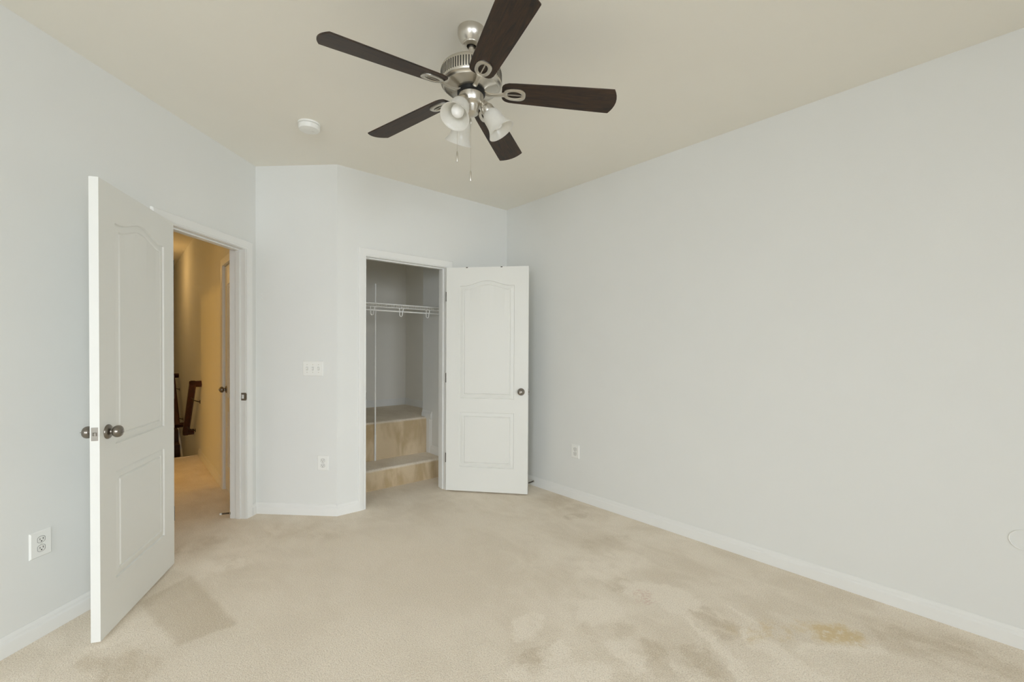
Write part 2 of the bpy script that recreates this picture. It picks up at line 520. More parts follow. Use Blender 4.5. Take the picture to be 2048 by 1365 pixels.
struct(mb.build('wall_closet_back', M_CLOSET), 'back wall of the closet', 'wall')
mb = MB(); mb.box(-2.6, -0.47, 4.18, 4.30, 0, H); mb.box(-2.6, -0.47, 6.10, 6.22, 0, H); mb.box(-2.72, -2.6, 4.18, 6.22, 0, H)
struct(mb.build('wall_passage', M_WALL), 'walls of the lamp-lit passage off the hall', 'wall')
# floor and ceiling
mb = MB()
mb.box(-2.72, -0.47, 4.18, 6.22, -0.10, 0)
mb.box(-3.6, 3.15, -4.35, 3.93, -0.10, 0)
mb.box(-0.47, HX + 0.05, 3.93, 6.555, -0.10, 0)
mb.box(HX + 0.05, 1.35, 3.93, 4.05, -0.10, 0)
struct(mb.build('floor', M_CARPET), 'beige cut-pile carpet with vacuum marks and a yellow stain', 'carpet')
mb = MB(); mb.box(-3.6, 3.15, -4.35, 11.42, H, H + 0.1)
struct(mb.build('ceiling', M_CEIL), 'plain off-white ceiling', 'ceiling')
mb = MB(); mb.box(-0.35, HX, 9.10, 11.3, -0.15, 0)
struct(mb.build('floor_landing', M_CARPET2), 'carpeted landing above the far stairs', 'floor')

# ------------------------------------------------------------------ trim
BB = [(0, 0), (0.015, 0), (0.015, 0.054), (0.0145, 0.057), (0.0095, 0.0625), (0.0090, 0.065), (0.0090, 0.071), (0.0078, 0.075), (0.0040, 0.0815), (0.003, 0.085), (0, 0.086)]


def skirting(mb, M, x0, x1, z=0.0, prof=BB):
    mb.at(M)
    return mb.sweep((x0, 0, z), (x1, 0, z), (0, 1, 0), (0, 0, 1), prof)


mb = MB(); skirting(mb, F_LEFT, 0.0, 0.056); skirting(mb, F_LEFT, 0.952, 5.92)
struct(mb.build('baseboard_left', M_TRIM, smooth=35), 'white baseboard along the wall with the hall doorway', 'baseboard')
mb = MB(); skirting(mb, F_ANG, 0.0, (C2 - C1).length + 0.006)
struct(mb.build('baseboard_angled', M_TRIM, smooth=35), 'white baseboard under the light switch', 'baseboard')
mb = MB(); skirting(mb, F_BACK, C2.x - 0.006, 1.440); skirting(mb, F_BACK, 2.325, XR)
struct(mb.build('baseboard_back', M_TRIM, smooth=35), 'short white baseboards beside the closet doorway', 'baseboard')
mb = MB(); skirting(mb, F_RIGHT, REAR_Y, YC)
struct(mb.build('baseboard_right', M_TRIM, smooth=35), 'long white baseboard along the blank wall', 'baseboard')
mb = MB(); skirting(mb, F_REAR, SIDE_X, XR)
struct(mb.build('baseboard_rear', M_TRIM, smooth=35), 'white baseboard under the two windows', 'baseboard')
mb = MB(); skirting(mb, F_HALL, 4.915, 6.555)
struct(mb.build('baseboard_hall', M_TRIM, smooth=35), 'white baseboard in the hall', 'baseboard')
# closet skirting climbs the two steps
ST1, ST2 = 0.19, 0.57
mb = MB()
skirting(mb, F_CLO, YC + T, 3.922, 0.0)
skirting(mb, F_CLO, 3.922, 4.172, ST1)
mb.at(F_CLO).sweep((4.254, 0, ST1), (4.254, 0, ST2 + 0.03), (0, 1, 0), (-1, 0, 0), [(a_ * 1.04, b2) for a_, b2 in BB])
skirting(mb, F_CLO, 4.166, 4.356, ST2 - 0.02, [(a_ * 1.08, b2) for a_, b2 in BB])
mb.at(Matrix.Identity(4))
mb.sweep((2.5, 4.356, ST2), (2.83, 4.356, ST2), (0, 1, 0), (0, 0, 1), BB)
mb.sweep((2.83, 4.356, ST2), (2.83, 5.38, ST2), (-1, 0, 0), (0, 0, 1), BB)
mb.sweep((HX + 0.12, 5.38, ST2), (2.83, 5.38, ST2), (0, -1, 0), (0, 0, 1), BB)
struct(mb.build('baseboard_closet', M_TRIM, smooth=35), 'white baseboard stepping up inside the closet', 'baseboard')

CAS = [(0.0, 0.0), (0.0, 0.009), (0.006, 0.011), (0.010, 0.008), (0.014, 0.011), (0.045, 0.015), (0.055, 0.016), (0.060, 0.012), (0.062, 0.0)]


def casing(mb, M, x0, x1, zt, rev=0.004, prof=CAS):
    """mitred door casing round an opening; profile (outwards, off the wall)"""
    mb.at(M)
    loops = []
    for st in range(4):
        ring = []
        for u, v in prof:
            u = u + rev
            ring.append([(x0 - u, v, 0), (x0 - u, v, zt + u), (x1 + u, v, zt + u), (x1 + u, v, 0)][st])
        loops.append(ring)
    return mb.loft(loops, True, True)


def jamb(mb, M, x0, x1, zt, depth, y1=0.0):
    mb.at(M)
    mb.box(x0 - 0.018, x0, y1 - depth, y1, 0, zt + 0.018)
    mb.box(x1, x1 + 0.018, y1 - depth, y1, 0, zt + 0.018)
    return mb.box(x0, x1, y1 - depth, y1, zt, zt + 0.018)


def stops(mb, M, x0, x1, zt, ya, yb, t=0.010):
    mb.at(M)
    mb.box(x0, x0 + t, ya, yb, 0, zt); mb.box(x1 - t, x1, ya, yb, 0, zt)
    return mb.box(x0 + t, x1 - t, ya, yb, zt - t, zt)


def door_frame(name, M, x0, x1, depth, label, back=True, stop_y=(-0.075, -0.040)):
    mb = MB(); casing(mb, M, x0, x1, HEAD)
    if back:
        B = M @ Matrix.Translation((0, -depth, 0)) @ Matrix.Diagonal((1, -1, 1, 1))
        casing(mb, B, x0, x1, HEAD)
    o = mb.build(name, M_TRIM, smooth=35)
    struct(o, label, 'door frame')
    jamb(MB(), M, x0, x1, HEAD, depth).build('jamb', M_TRIM, o)
    stops(MB(), M, x0, x1, HEAD, *stop_y).build('stop_strip', M_TRIM, o, bevel=0.002)
    return o


fr_left = door_frame('trim_1', F_LEFT, L_S0, L_S1, T, 'white casing and jamb of the hall doorway')
fr_clo = door_frame('trim_2', F_BACK, K_X0, K_X1, T, 'white casing and jamb of the closet doorway')
mb = MB(); casing(mb, F_HALL, 4.09, 4.845, HEAD)
fr_hall = struct(mb.build('trim_3', M_TRIM, smooth=35), 'white casing of the closed hall door', 'door frame')
# strike plate on the latch jamb of the hall doorway
mb = MB().at(F_LEFT)
zc = 0.933; xs = L_S0
mb.box(xs, xs + 0.0016, -0.034, -0.030, zc - 0.029, zc + 0.029)
mb.box(xs, xs + 0.0016, -0.012, 0.0045, zc - 0.029, zc + 0.029)
mb.box(xs, xs + 0.0016, -0.030, -0.012, zc + 0.015, zc + 0.029)
mb.box(xs, xs + 0.0016, -0.030, -0.012, zc - 0.029, zc - 0.015)
mb.box(xs - 0.004, xs + 0.0014, 0.0035, 0.008, zc - 0.022, zc + 0.022)
o = mb.build('strike_plate', M_LATCH, fr_left); tag(o, 'pewter strike plate')
mb = MB().at(F_BACK)
xs = K_X0
mb.box(xs, xs + 0.0016, -0.034, 0.004, 0.92 - 0.029, 0.92 + 0.029)
tag(mb.build('strike_plate', M_LATCH, fr_clo), 'pewter strike plate')

# ------------------------------------------------------------------ doors
DW, DH, DT = 0.752, 2.030, 0.035
OFFS = [0.0, 0.004, 0.009, 0.034, 0.039, 0.046]


def relief(d):
    if d <= 0: return 0.0
    pts = [(0, 0), (0.004, -0.0085), (0.009, -0.0055), (0.034, -0.0035), (0.039, -0.0085), (0.046, -0.002)]
    for (a, ha), (b_, hb) in zip(pts, pts[1:]):
        if d <= b_: return ha + (hb - ha) * (d - a) / (b_ - a)
    return -0.002


def door_slab(side, parent):
    """two-panel arch-top door; visible face at y=0, body towards -side*DT"""
    pL, pR = 0.126, DW - 0.126
    ZL0, ZL1, ZU0, ZU1, RISE = 0.218, 0.717, 0.843, 1.864, 0.046

    def top(x):
        if x <= pL or x >= pR: return ZU1
        u = (x - (pL + pR) / 2) / ((pR - pL) / 2)
        return ZU1 + RISE * 0.5 * (1 + cos(PI * max(-1, min(1, u / 0.86)))) if abs(u) < 0.86 else ZU1
    xs = [0.0, 0.06] + [pL + a for a in OFFS]
    nx = 24
    xs += [pL + 0.046 + (pR - pL - 0.092) * i / nx for i in range(1, nx)]
    xs += [pR - a for a in reversed(OFFS)] + [DW - 0.06, DW]

    def zcol(x):
        t = top(x)
        z = [0.0, 0.1] + [ZL0 + a for a in OFFS] + [ZL0 + 0.2, ZL1 - 0.2] + [ZL1 - a for a in reversed(OFFS)] + [(ZL1 + ZU0) / 2]
        z += [ZU0 + a for a in OFFS] + [ZU0 + 0.046 + (t - 0.046 - ZU0 - 0.046) * k for k in (0.3, 0.7)]
        z += [t - a for a in reversed(OFFS)] + [(t + DH) / 2, DH]
        return z
    cols = [zcol(x) for x in xs]
    NX, NZ = len(xs), len(cols[0])
    mb = MB()
    for face in (0, 1):
        vs = []
        for i, x in enumerate(xs):
            t = top(x); e = 1e-4
            sl = (top(x + e) - top(x - e)) / (2 * e)
            for z in cols[i]:
                if z < (ZL1 + ZU0) / 2: d = min(x - pL, pR - x, z - ZL0, ZL1 - z)
                else: d = min(x - pL, pR - x, z - ZU0, (t - z) / math.sqrt(1 + sl * sl))
                h = relief(d)
                y = h * side if face == 0 else -side * (DT + h)
                vs.append((x, y, z))
        fs = [(i * NZ + j, (i + 1) * NZ + j, (i + 1) * NZ + j + 1, i * NZ + j + 1) for i in range(NX - 1) for j in range(NZ - 1)]
        if (side > 0) == (face == 0): fs = [q[::-1] for q in fs]
        mb._add(vs, fs)
    n0 = NX * NZ
    # rim
    for idx in ([i * NZ for i in range(NX)], [i * NZ + NZ - 1 for i in range(NX)], list(range(NZ)), [(NX - 1) * NZ + j for j in range(NZ)]):
        for a, b_ in zip(idx, idx[1:]):
            mb.f.append((a, b_, b_ + n0, a + n0))
    return mb.build('door_leaf', M_DOOR, parent, smooth=28)


KNOB_ROSE = [(0.0325, 0.0), (0.0325, 0.003), (0.030, 0.007), (0.018, 0.011), (0.0115, 0.014), (0.0105, 0.020)]
KNOB_BALL = [(0.0105, 0.018), (0.0115, 0.0195), (0.0140, 0.0205), (0.0215, 0.0245), (0.0262, 0.0315), (0.0272, 0.0385), (0.0258, 0.0455), (0.021, 0.0515), (0.013, 0.0550), (0.0, 0.0562)]


def knob(parent, x, z, y, sgn, tip=True):
    R = Matrix.Translation((x, y, z)) @ Matrix.Rotation(-sgn * PI / 2, 4, 'X')
    mb = MB().at(R); mb.lathe(KNOB_ROSE, 28); mb.lathe(KNOB_BALL, 28)
    o = mb.build('knob', M_PEWTER, parent, smooth=40)
    tag(o, 'antique pewter knob')
    mb = MB().at(R)
    if tip:
        mb.lathe([(0.008, 0.0554), (0.008, 0.0577), (0.0, 0.0577)], 16); mb.box(-0.0012, 0.0012, -0.006, 0.006, 0.057, 0.061)
    else:
        mb.lathe([(0.0016, 0.055), (0.0016, 0.066), (0.0, 0.0668)], 10)
    mb.build('knob_button', M_PEWTER, o, smooth=40)
    return o


def make_door(name, hinge, d, side, label, hinges=True, both=True):
    rz = math.atan2(d[1], d[0])
    root = empty(name, (hinge[0], hinge[1], 0.013), rz)
    tag(root, label, 'door', kind='structure')
    door_slab(side, root)
    kz = 0.912
    knob(root, DW - 0.062, kz, 0, side, True)
    if both: knob(root, DW - 0.062, kz, -side * DT, -side, False)
    # latch plate on the free edge
    mb = MB(); ym = -side * DT / 2
    mb.box(DW - 0.001, DW + 0.0012, ym - 0.0125, ym + 0.0125, kz - 0.029, kz + 0.029)
    lp = mb.build('latch_plate', M_LATCH, root, bevel=0.001); tag(lp, 'pewter latch plate')
    mb = MB()
    mb.loft([[(DW + 0.001, ym - 0.008, kz - 0.008), (DW + 0.001, ym + 0.008, kz - 0.008), (DW + 0.001, ym + 0.008, kz + 0.008), (DW + 0.001, ym - 0.008, kz + 0.008)],
             [(DW + 0.010, ym + side * 0.003, kz - 0.007), (DW + 0.010, ym + side * 0.008, kz - 0.007), (DW + 0.010, ym + side * 0.008, kz + 0.007), (DW + 0.010, ym + side * 0.003, kz + 0.007)]])
    mb.build('latch_bolt', M_LATCH, lp, bevel=0.001)
    if hinges:
        for z in (0.297, 1.028, 1.768):
            mb = MB()
            mb.at(Matrix.Translation((-0.0035, -side * 0.004, z - 0.044))); mb.lathe([(0.0, 0), (0.0052, 0.001), (0.0052, 0.087), (0.0, 0.088)], 12)
            mb.at(Matrix.Identity(4)); mb.box(-0.002, 0.0, -side * 0.030, -side * 0.002, z - 0.044, z + 0.044)
            tag(mb.build('hinge', M_DARKMETAL, root, smooth=40), 'dark metal hinge')
    return root


HL = Vector((0.2385, 3.3398)); dl = (Vector((-0.0687, 2.658)) - HL).normalized()
make_door('door_1', HL, dl, 1, 'white two-panel door standing open in front of the hall doorway')
HC = Vector((2.2413, 3.4853)); dc = (Vector((2.725, 2.912)) - HC).normalized()
door2 = make_door('door_2', HC, dc, -1, 'white two-panel door standing open beside the closet doorway')
for u_ in (0.190, 0.508):
    mb = MB(); mb.box(u_ - 0.008, u_ + 0.008, -0.0025, 0.012, DH - 0.006, DH + 0.002)
    tag(mb.build('hook_clip', M_DARKMETAL, door2, bevel=0.001), 'small dark clip over the top edge')
make_door('door_3', (HX + 0.012, 4.0915), (0, 1), 1, 'closed white door seen edge-on down the hall', hinges=False, both=False)

# ------------------------------------------------------------------ windows behind the viewpoint; the side one is added with its fill light
for k, (M, (a, b_, za, zb)) in enumerate(((F_REAR, W1), (F_REAR, W2), (F_SIDE, W3))):
    mb = MB().at(M); fwid = 0.05
    mb.box(a, b_, -0.09, -0.03, za, za + fwid); mb.box(a, b_, -0.09, -0.03, zb - fwid, zb)
    mb.box(a, a + fwid, -0.09, -0.03, za + fwid, zb - fwid); mb.box(b_ - fwid, b_, -0.09, -0.03, za + fwid, zb - fwid)
    mb.box(a + fwid, b_ - fwid, -0.085, -0.035, (za + zb) / 2 - 0.02, (za + zb) / 2 + 0.02)
    w_ = struct(mb.build('window_%d' % (k + 1), M_TRIM), 'white double-hung window', 'window')
    mb = MB().at(M); mb.box(a + fwid, b_ - fwid, -0.062, -0.058, za + fwid, zb - fwid)
    mb.build('pane', M_GLASS, w_)

# ------------------------------------------------------------------ closet steps and shelf
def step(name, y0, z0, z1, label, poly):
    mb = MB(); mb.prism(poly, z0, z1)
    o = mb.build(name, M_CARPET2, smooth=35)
    bm = bmesh.new(); bm.from_mesh(o.data)
    ed = [e for e in bm.edges if all(abs(v.co.y - y0) < 1e-5 and abs(v.co.z - z1) < 1e-5 for v in e.verts)]
    bmesh.ops.bevel(bm, geom=ed, offset=0.036, segments=8, profile=0.5, affect='EDGES')
    bm.to_mesh(o.data); bm.free()
    o.data.polygons.foreach_set('use_smooth', [True] * len(o.data.polygons)); o.data.set_sharp_from_angle(angle=rad(35))
    return tag(o, label, 'step')


XH = HX + 0.117
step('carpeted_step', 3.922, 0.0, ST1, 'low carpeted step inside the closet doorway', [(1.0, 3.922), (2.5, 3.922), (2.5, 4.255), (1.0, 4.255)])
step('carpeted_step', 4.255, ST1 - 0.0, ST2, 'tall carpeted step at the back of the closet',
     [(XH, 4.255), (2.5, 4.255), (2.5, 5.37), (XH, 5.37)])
mb = MB(); mb.box(2.5, 2.83, 4.356, 5.38, ST1, ST2)
struct(mb.build('floor_closet', M_CARPET2), 'carpeted floor of the recess beside the tall closet step', 'floor')

SHZ, SY0, SY1 = 1.722, 3.955, 4.235
sh = empty('wire_shelf', ((XH + 2.5) / 2, (SY0 + SY1) / 2, SHZ))
tag(sh, 'white wire closet shelf with hanging rod', 'shelf')
og = Vector(sh.location)


def sub(mb, name, mat, parent, **kw):
    o = mb.build(name, mat, parent, **kw)
    o.matrix_parent_inverse = parent.matrix_world.inverted() if parent.parent is None else o.matrix_parent_inverse
    return o


bpy.context.view_layer.update()
mb = MB()
x = XH + 0.01
while x < 2.495:
    mb.tube([(x, SY1, SHZ + 0.003), (x, SY0, SHZ + 0.003), (x, SY0 - 0.003, SHZ - 0.03)], 0.0021, 5)
    x += 0.0254
for (y, z) in ((SY1, SHZ), ((SY0 + SY1) / 2, SHZ)):
    mb.tube([(XH, y, z), (2.5, y, z)], 0.0048, 8)
sub(mb, 'wire_deck', M_WIRE, sh, smooth=60)
mb = MB()
mb.tube([(XH, SY0, SHZ), (2.5, SY0, SHZ)], 0.0062, 8)
mb.tube([(XH, SY0 - 0.004, SHZ - 0.03), (2.5, SY0 - 0.004, SHZ - 0.03)], 0.0040, 8)
sub(mb, 'front_lip', M_WIRE, sh, smooth=60)
mb = MB(); mb.tube([(XH, SY0 + 0.012, SHZ - 0.062), (2.5, SY0 + 0.012, SHZ - 0.062)], 0.0070, 10)
sub(mb, 'hanging_rod', M_WIRE, sh, smooth=60)
for hx in (1.165, 1.455, 1.745, 2.035, 2.325):
    mb = MB()
    pts = [(hx - 0.016 - 0.004, SY0, SHZ - 0.03), (hx - 0.016, SY0 + 0.006, SHZ - 0.07)]
    pts += [(hx - 0.0145 * cos(t_), SY0 + 0.010, SHZ - 0.088 - 0.020 * sin(t_)) for t_ in [PI * q / 10 for q in range(11)]]
    pts += [(hx + 0.016, SY0 + 0.006, SHZ - 0.07), (hx + 0.016 + 0.004, SY0, SHZ - 0.03)]
    mb.tube(pts, 0.0042, 6)
    sub(mb, 'rod_hook', M_WIRE, sh, smooth=60)
mb = MB(); px, py = 1.9005, 4.2405
mb.at(Matrix.Translation((px, py, ST1))); mb.lathe([(0.0095, 0), (0.0095, 0.26), (0.0075, 0.262), (0.0075, 1.752), (0.0, 1.755)], 14)
sub(mb, 'support_pole', M_WIRE, sh, smooth=40)

# ------------------------------------------------------------------ outlets, switch, ring, detector, door stops
def local_thing(name, M, x, z, label, cat, group=None):
    root = bpy.data.objects.new(name, None); COL.objects.link(root); root.empty_display_size = 0.05
    MM = M @ Matrix.Translation((x, 0, z))
    if MM.to_3x3().determinant() < 0:
        MM = MM @ Matrix.Diagonal((-1, 1, 1, 1))
    root.matrix_world = MM
    tag(root, label, cat, group)
    return root


def outlet(M, x, z, label):
    r = local_thing('wall_outlet', M, x, z, label, 'outlet', 'duplex wall outlets')
    mb = MB(); mb.cbox(-0.0445, 0.0445, 0, 0.006, -0.0585, 0.0585, 0.0045)
    mb.build('cover_plate', M_PLAST, r, smooth=30)
    for zz in (0.0195, -0.0195):
        mb = MB(); pts = []
        for k in range(24):
            t_ = 2 * PI * k / 24
            pts.append((max(-0.0145, min(0.0145, 0.0172 * cos(t_))), 0.0172 * sin(t_) * 0.85))
        mb.at(Matrix.Translation((0, 0, zz)) @ Matrix.Rotation(PI / 2, 4, 'X'))
        mb.prism(pts, -0.0072, 0)
        rc = mb.build('receptacle', M_PLAST2, r, bevel=0.0008)
        mb = MB()
        mb.box(-0.0075, -0.0052, 0.0068, 0.0076, zz - 0.001, zz + 0.0075)
        mb.box(0.0052, 0.0075, 0.0068, 0.0076, zz - 0.001, zz + 0.0065)
        mb.at(Matrix.Translation((0, 0.0068, zz - 0.0075)) @ Matrix.Rotation(-PI / 2, 4, 'X')); mb.lathe([(0.0028, 0), (0.0028, 0.0008)], 12)
        mb.build('slots', M_SLOT, rc)
        mb = MB(); rg = [(p[0] * 1.07, 0.0062, zz + p[1] * 1.07) for p in pts]
        mb.tube(rg, 0.0005, 5, True); mb.build('rim_line', M_SLOT, rc)
    mb = MB().at(Matrix.Translation((0, 0.006, 0)) @ Matrix.Rotation(-PI / 2, 4, 'X')); mb.lathe([(0.0035, 0), (0.003, 0.0012), (0, 0.0014)], 12)
    mb.build('screw', M_PLAST2, r, smooth=40)
    return r


outlet(F_LEFT, 1.524, 0.419, 'white duplex outlet low on the wall behind the open hall door')
outlet(F_ANG, 0.547, 0.410, 'white duplex outlet on the narrow wall below the light switch')
outlet(F_RIGHT, 2.580, 0.416, 'white duplex outlet on the long wall near the open closet door')

r = local_thing('light_switch', F_ANG, 0.466, 1.146, 'white triple toggle switch plate on the narrow angled wall', 'light switch')
mb = MB(); mb.cbox(-0.0815, 0.0815, 0, 0.006, -0.0585, 0.0585, 0.0045); mb.build('cover_plate', M_PLAST, r, smooth=30)
for k in (-1, 0, 1):
    xx = 0.046 * k
    mb = MB(); mb.at(Matrix.Translation((xx, 0.006, 0)) @ Matrix.Rotation(rad(-28), 4, 'X')); mb.box(-0.0045, 0.0045, -0.003, 0.013, -0.0045, 0.0045)
    tg = mb.build('toggle', M_PLAST, r, bevel=0.0012)
    mb = MB()
    mb.box(xx - 0.0055, xx + 0.0055, 0.0058, 0.0063, -0.013, -0.0118); mb.box(xx - 0.0055, xx + 0.0055, 0.0058, 0.0063, 0.0118, 0.013)
    mb.box(xx - 0.0061, xx - 0.0053, 0.0058, 0.0063, -0.013, 0.013); mb.box(xx + 0.0053, xx + 0.0061, 0.0058, 0.0063, -0.013, 0.013)
    mb.build('toggle_slot', M_SLOT, tg)
    for zz in (-0.030, 0.030):
        mb = MB().at(Matrix.Translation((xx, 0.0058, zz)) @ Matrix.Rotation(-PI / 2, 4, 'X')); mb.lathe([(0.0033, 0), (0.003, 0.0012), (0, 0.0014)], 12)
        mb.build('screw', M_NICKEL, r, smooth=40)

mb = MB().at(F_RIGHT)
mb.tube([(0.004 + 0.042 * cos(2 * PI * k / 40), 0.002, 0.477 + 0.042 * sin(2 * PI * k / 40)) for k in range(40)], 0.0024, 8, True)
tag(mb.build('cable_ring', M_PLAST, smooth=60, origin=(XR, 0.004, 0.477)), 'thin round white ring on the long blank wall', 'ring')

sd = empty('smoke_detector', (0.905, 3.005, H)); tag(sd, 'round white smoke detector on the ceiling', 'smoke detector')
mb = MB(); mb.lathe([(0.066, 0), (0.066, -0.010), (0.060, -0.012)], 40); mb.build('mounting_base', M_PLAST, sd, smooth=35)
mb = MB(); mb.lathe([(0.059, -0.0125), (0.064, -0.015), (0.064, -0.030), (0.058, -0.040), (0.040, -0.044), (0.0, -0.045)], 40)
hd = mb.build('sensor_cover', M_PLAST, sd, smooth=35)
mb = MB(); mb.at(Matrix.Translation((0.02, -0.01, -0.0445))); mb.lathe([(0.009, 0.001), (0.009, -0.0012), (0, -0.0014)], 16); mb.build('test_button', M_PLAST2, hd, smooth=35)


def door_stop(base, tip, label):
    b_ = Vector(base); t_ = Vector(tip); d = t_ - b_; L = d.length
    root = empty('door_stop', base); root.rotation_euler = d.to_track_quat('Z', 'Y').to_euler()
    tag(root, label, 'door stop', 'spring door stops')
    mb = MB(); mb.lathe([(0.010, 0), (0.010, 0.004), (0.006, 0.008), (0, 0.009)], 16); mb.build('base_cup', M_NICKEL, root, smooth=40)
    mb = MB(); nturn = 12
    pts = [(0.0052 * cos(2 * PI * q / 10), 0.0052 * sin(2 * PI * q / 10), 0.006 + (L - 0.018) * q / (10.0 * nturn)) for q in range(10 * nturn + 1)]
    mb.tube(pts, 0.0014, 5); tag(mb.build('spring', M_DARKMETAL, root, smooth=60), 'dark coiled spring')
    mb = MB(); mb.lathe([(0.0070, L - 0.015), (0.0084, L - 0.014), (0.0084, L - 0.001), (0.007, L), (0, L)], 16)
    tag(mb.build('rubber_tip', M_RUBBER, root, smooth=40), 'white rubber tip')
    return root


door_stop((XR - 0.014, 3.085, 0.045), (XR - 0.088, 3.105, 0.030), 'spring door stop on the baseboard behind the open closet door')
door_stop((0.630, 3.990, 0.040), (0.568, 4.040, 0.032), 'spring door stop low in the hall doorway')

# ------------------------------------------------------------------ stairs and handrails down the hall
stz = -0.76
for (name, seq, label) in (('staircase', [(6.57 + 0.25 * k, 6.82 + 0.25 * k, -0.19 * (k + 1)) for k in range(3)], 'carpeted stairs going down from the hall'),
                           ('staircase', [(8.10 + 0.25 * k, 8.35 + 0.25 * k, stz + 0.19 * (k + 1)) for k in range(4)], 'dark stairs rising beyond the landing')):
    up_ = seq[0][2] < seq[-1][2]
    root = empty(name, ((HX - 0.35) / 2, seq[0][0], stz)); tag(root, label, 'stairs', 'hall stair flights')
    bpy.context.view_layer.update()
    for (y0, y1, z) in seq:
        mb = MB(); mb.box(-0.349, HX - 0.026, y0, (y1 if not up_ else 9.10), stz if not up_ else z - 0.19, z)
        sub(mb, 'stair_step', M_STEP if up_ else M_CARPET2, root, bevel=0.008)
    if up_:
        mb = MB()
        pr = [(8.0, stz), (8.0, stz + 0.16), (9.25, 0.09), (9.25, -0.05), (8.25, stz)]
        mb.loft([[(HX - 0.024, y, z) for y, z in pr], [(HX - 0.002, y, z) for y, z in pr]])
        sub(mb, 'skirt_board', M_TRIM, root)
mb = MB(); mb.box(-0.35, HX, 7.32, 8.10, stz - 0.1, stz)
struct(mb.build('floor_half_landing', M_CARPET2), 'carpeted half landing at the foot of the stairs', 'floor')
mb = MB(); mb.box(-0.35, HX, 6.555, 6.585, -0.19, 0.006)
tag(mb.build('stair_nosing', M_CARPET2, bevel=0.006), 'pale nosing strip at the top of the hall stairs', 'nosing')


def handrail(p0, p1, label):
    """p0, p1 = (Y, z) of the ends, rail stands off the hall wall"""
    off = 0.085
    (y0, z0), (y1, z1) = p0, p1
    root = empty('handrail', (HX, (y0 + y1) / 2, (z0 + z1) / 2)); tag(root, label, 'handrail', 'hall handrails')
    bpy.context.view_layer.update()
    d = Vector((0, y1 - y0, z1 - z0)).normalized(); nn = Vector((0, -d.z, d.y))
    mb = MB(); hw, hh = 0.033, 0.036
    c0 = Vector((HX - off, y0, z0)); c1 = Vector((HX - off, y1, z1))
    rings = []
    for c in (c0, c1):
        rings.append([tuple(c + Vector((sx * hw, 0, 0)) + nn * (sz * hh)) for sx, sz in ((-1, -0.6), (-0.6, -1), (0.6, -1), (1, -0.6), (1, 0.6), (0.6, 1), (-0.6, 1), (-1, 0.6))])
    mb.loft(rings)
    for c, sg in ((c0, 1), (c1, -1)):
        cc = c + d * (sg * 0.022)
        mb.loft([[tuple(Vector((xx, cc.y, cc.z)) + d * (a * 0.022) + nn * (b2 * 0.030)) for a, b2 in ((-1, -1), (1, -1), (1, 1), (-1, 1))] for xx in (HX - off - hw, HX)])
    sub(mb, 'rail', M_RAIL, root, bevel=0.003)
    for t_ in (0.22, 0.80):
        c = c0.lerp(c1, t_) - nn * hh * (1 if nn.z > 0 else -1)
        mb = MB(); mb.tube([tuple(c), tuple(c + Vector((0.02, 0, -0.035))), (HX - 0.004, c.y, c.z - 0.06)], 0.006, 8)
        mb.at(Matrix.Translation((HX, c.y, c.z - 0.06)) @ Matrix.Rotation(-PI / 2, 4, 'Y')); mb.lathe([(0.024, 0), (0.022, 0.004), (0.01, 0.006)], 16)
        sub(mb, 'bracket', M_DARKMETAL, root, smooth=40)
    return root


handrail((6.33, 0.895), (7.10, 0.20), 'mahogany handrail beside the stairs going down')
handrail((8.22, 0.14), (9.10, 0.86), 'mahogany handrail beside the rising stairs farther along the hall')

# warm hall lamps
def point_light(name, loc, power, color, r):
    d = bpy.data.lights.new(name, 'POINT'); d.energy = power; d.color = color; d.shadow_soft_size = r
    o = bpy.data.objects.new(name, d); COL.objects.link(o); o.location = loc
    return o


WARM = (1.0, 0.53, 0.10)
point_light('passage_lamp', (-1.6, 5.2, 2.2), 26, WARM, 0.06)
point_light('hall_lamp', (0.02, 4.85, 2.55), 1.6, WARM, 0.08)
point_light('stair_lamp', (0.12, 7.9, 2.36), 6, (1.0, 0.60, 0.22), 0.08)

# ------------------------------------------------------------------ ceiling fan
FX, FY = 1.184, 1.6455
FS = 0.985
fan = empty('ceiling_fan', (FX, FY, CAM_H + FS * (H - CAM_H)))
fan.scale = (FS, FS, FS)
tag(fan, 'brushed nickel ceiling fan with five dark wooden blades and three lights', 'ceiling fan')


def fz(z): return z - H


def fl(name, mat, prof, parent=fan, seg=48, smooth=35, caps=True):
    mb = MB(); mb.lathe([(r_, fz(z)) for r_, z in prof], seg, caps)
    return mb.build(name, mat, parent, smooth=smooth)


fl('canopy', M_NICKEL, [(0.0, 2.747), (0.062, 2.747), (0.0625, 2.735), (0.0615, 2.722), (0.0575, 2.709), (0.050, 2.697), (0.0435, 2.689), (0.0405, 2.685), (0.0405, 2.681), (0.0385, 2.678),
                        (0.032, 2.675), (0.0235, 2.672), (0.0215, 2.674), (0.020, 2.690)], caps=False)
fl('canopy_socket', M_BLACK, [(0.0, 2.700), (0.0205, 2.700), (0.0205, 2.688), (0.0, 2.688)])
fl('downrod', M_NICKEL, [(0.0125, 2.686), (0.0125, 2.565)], seg=24)
mh = fl('motor_housing', M_NICKEL, [(0.0, 2.578), (0.030, 2.577), (0.105, 2.574), (0.127, 2.571), (0.133, 2.566), (0.1365, 2.560), (0.1375, 2.552), (0.1375, 2.502),
                                    (0.135, 2.497), (0.129, 2.494), (0.126, 2.492), (0.123, 2.486), (0.112, 2.482), (0.100, 2.481), (0.090, 2.479), (0.074, 2.476), (0.064, 2.473), (0.0, 2.473)])
mb = MB()
for k in range(72):
    mb.at(Matrix.Rotation(2 * PI * k / 72, 4, 'Z')); mb.box(0.130, 0.1380, -0.0023, 0.0023, fz(2.5060), fz(2.5500))
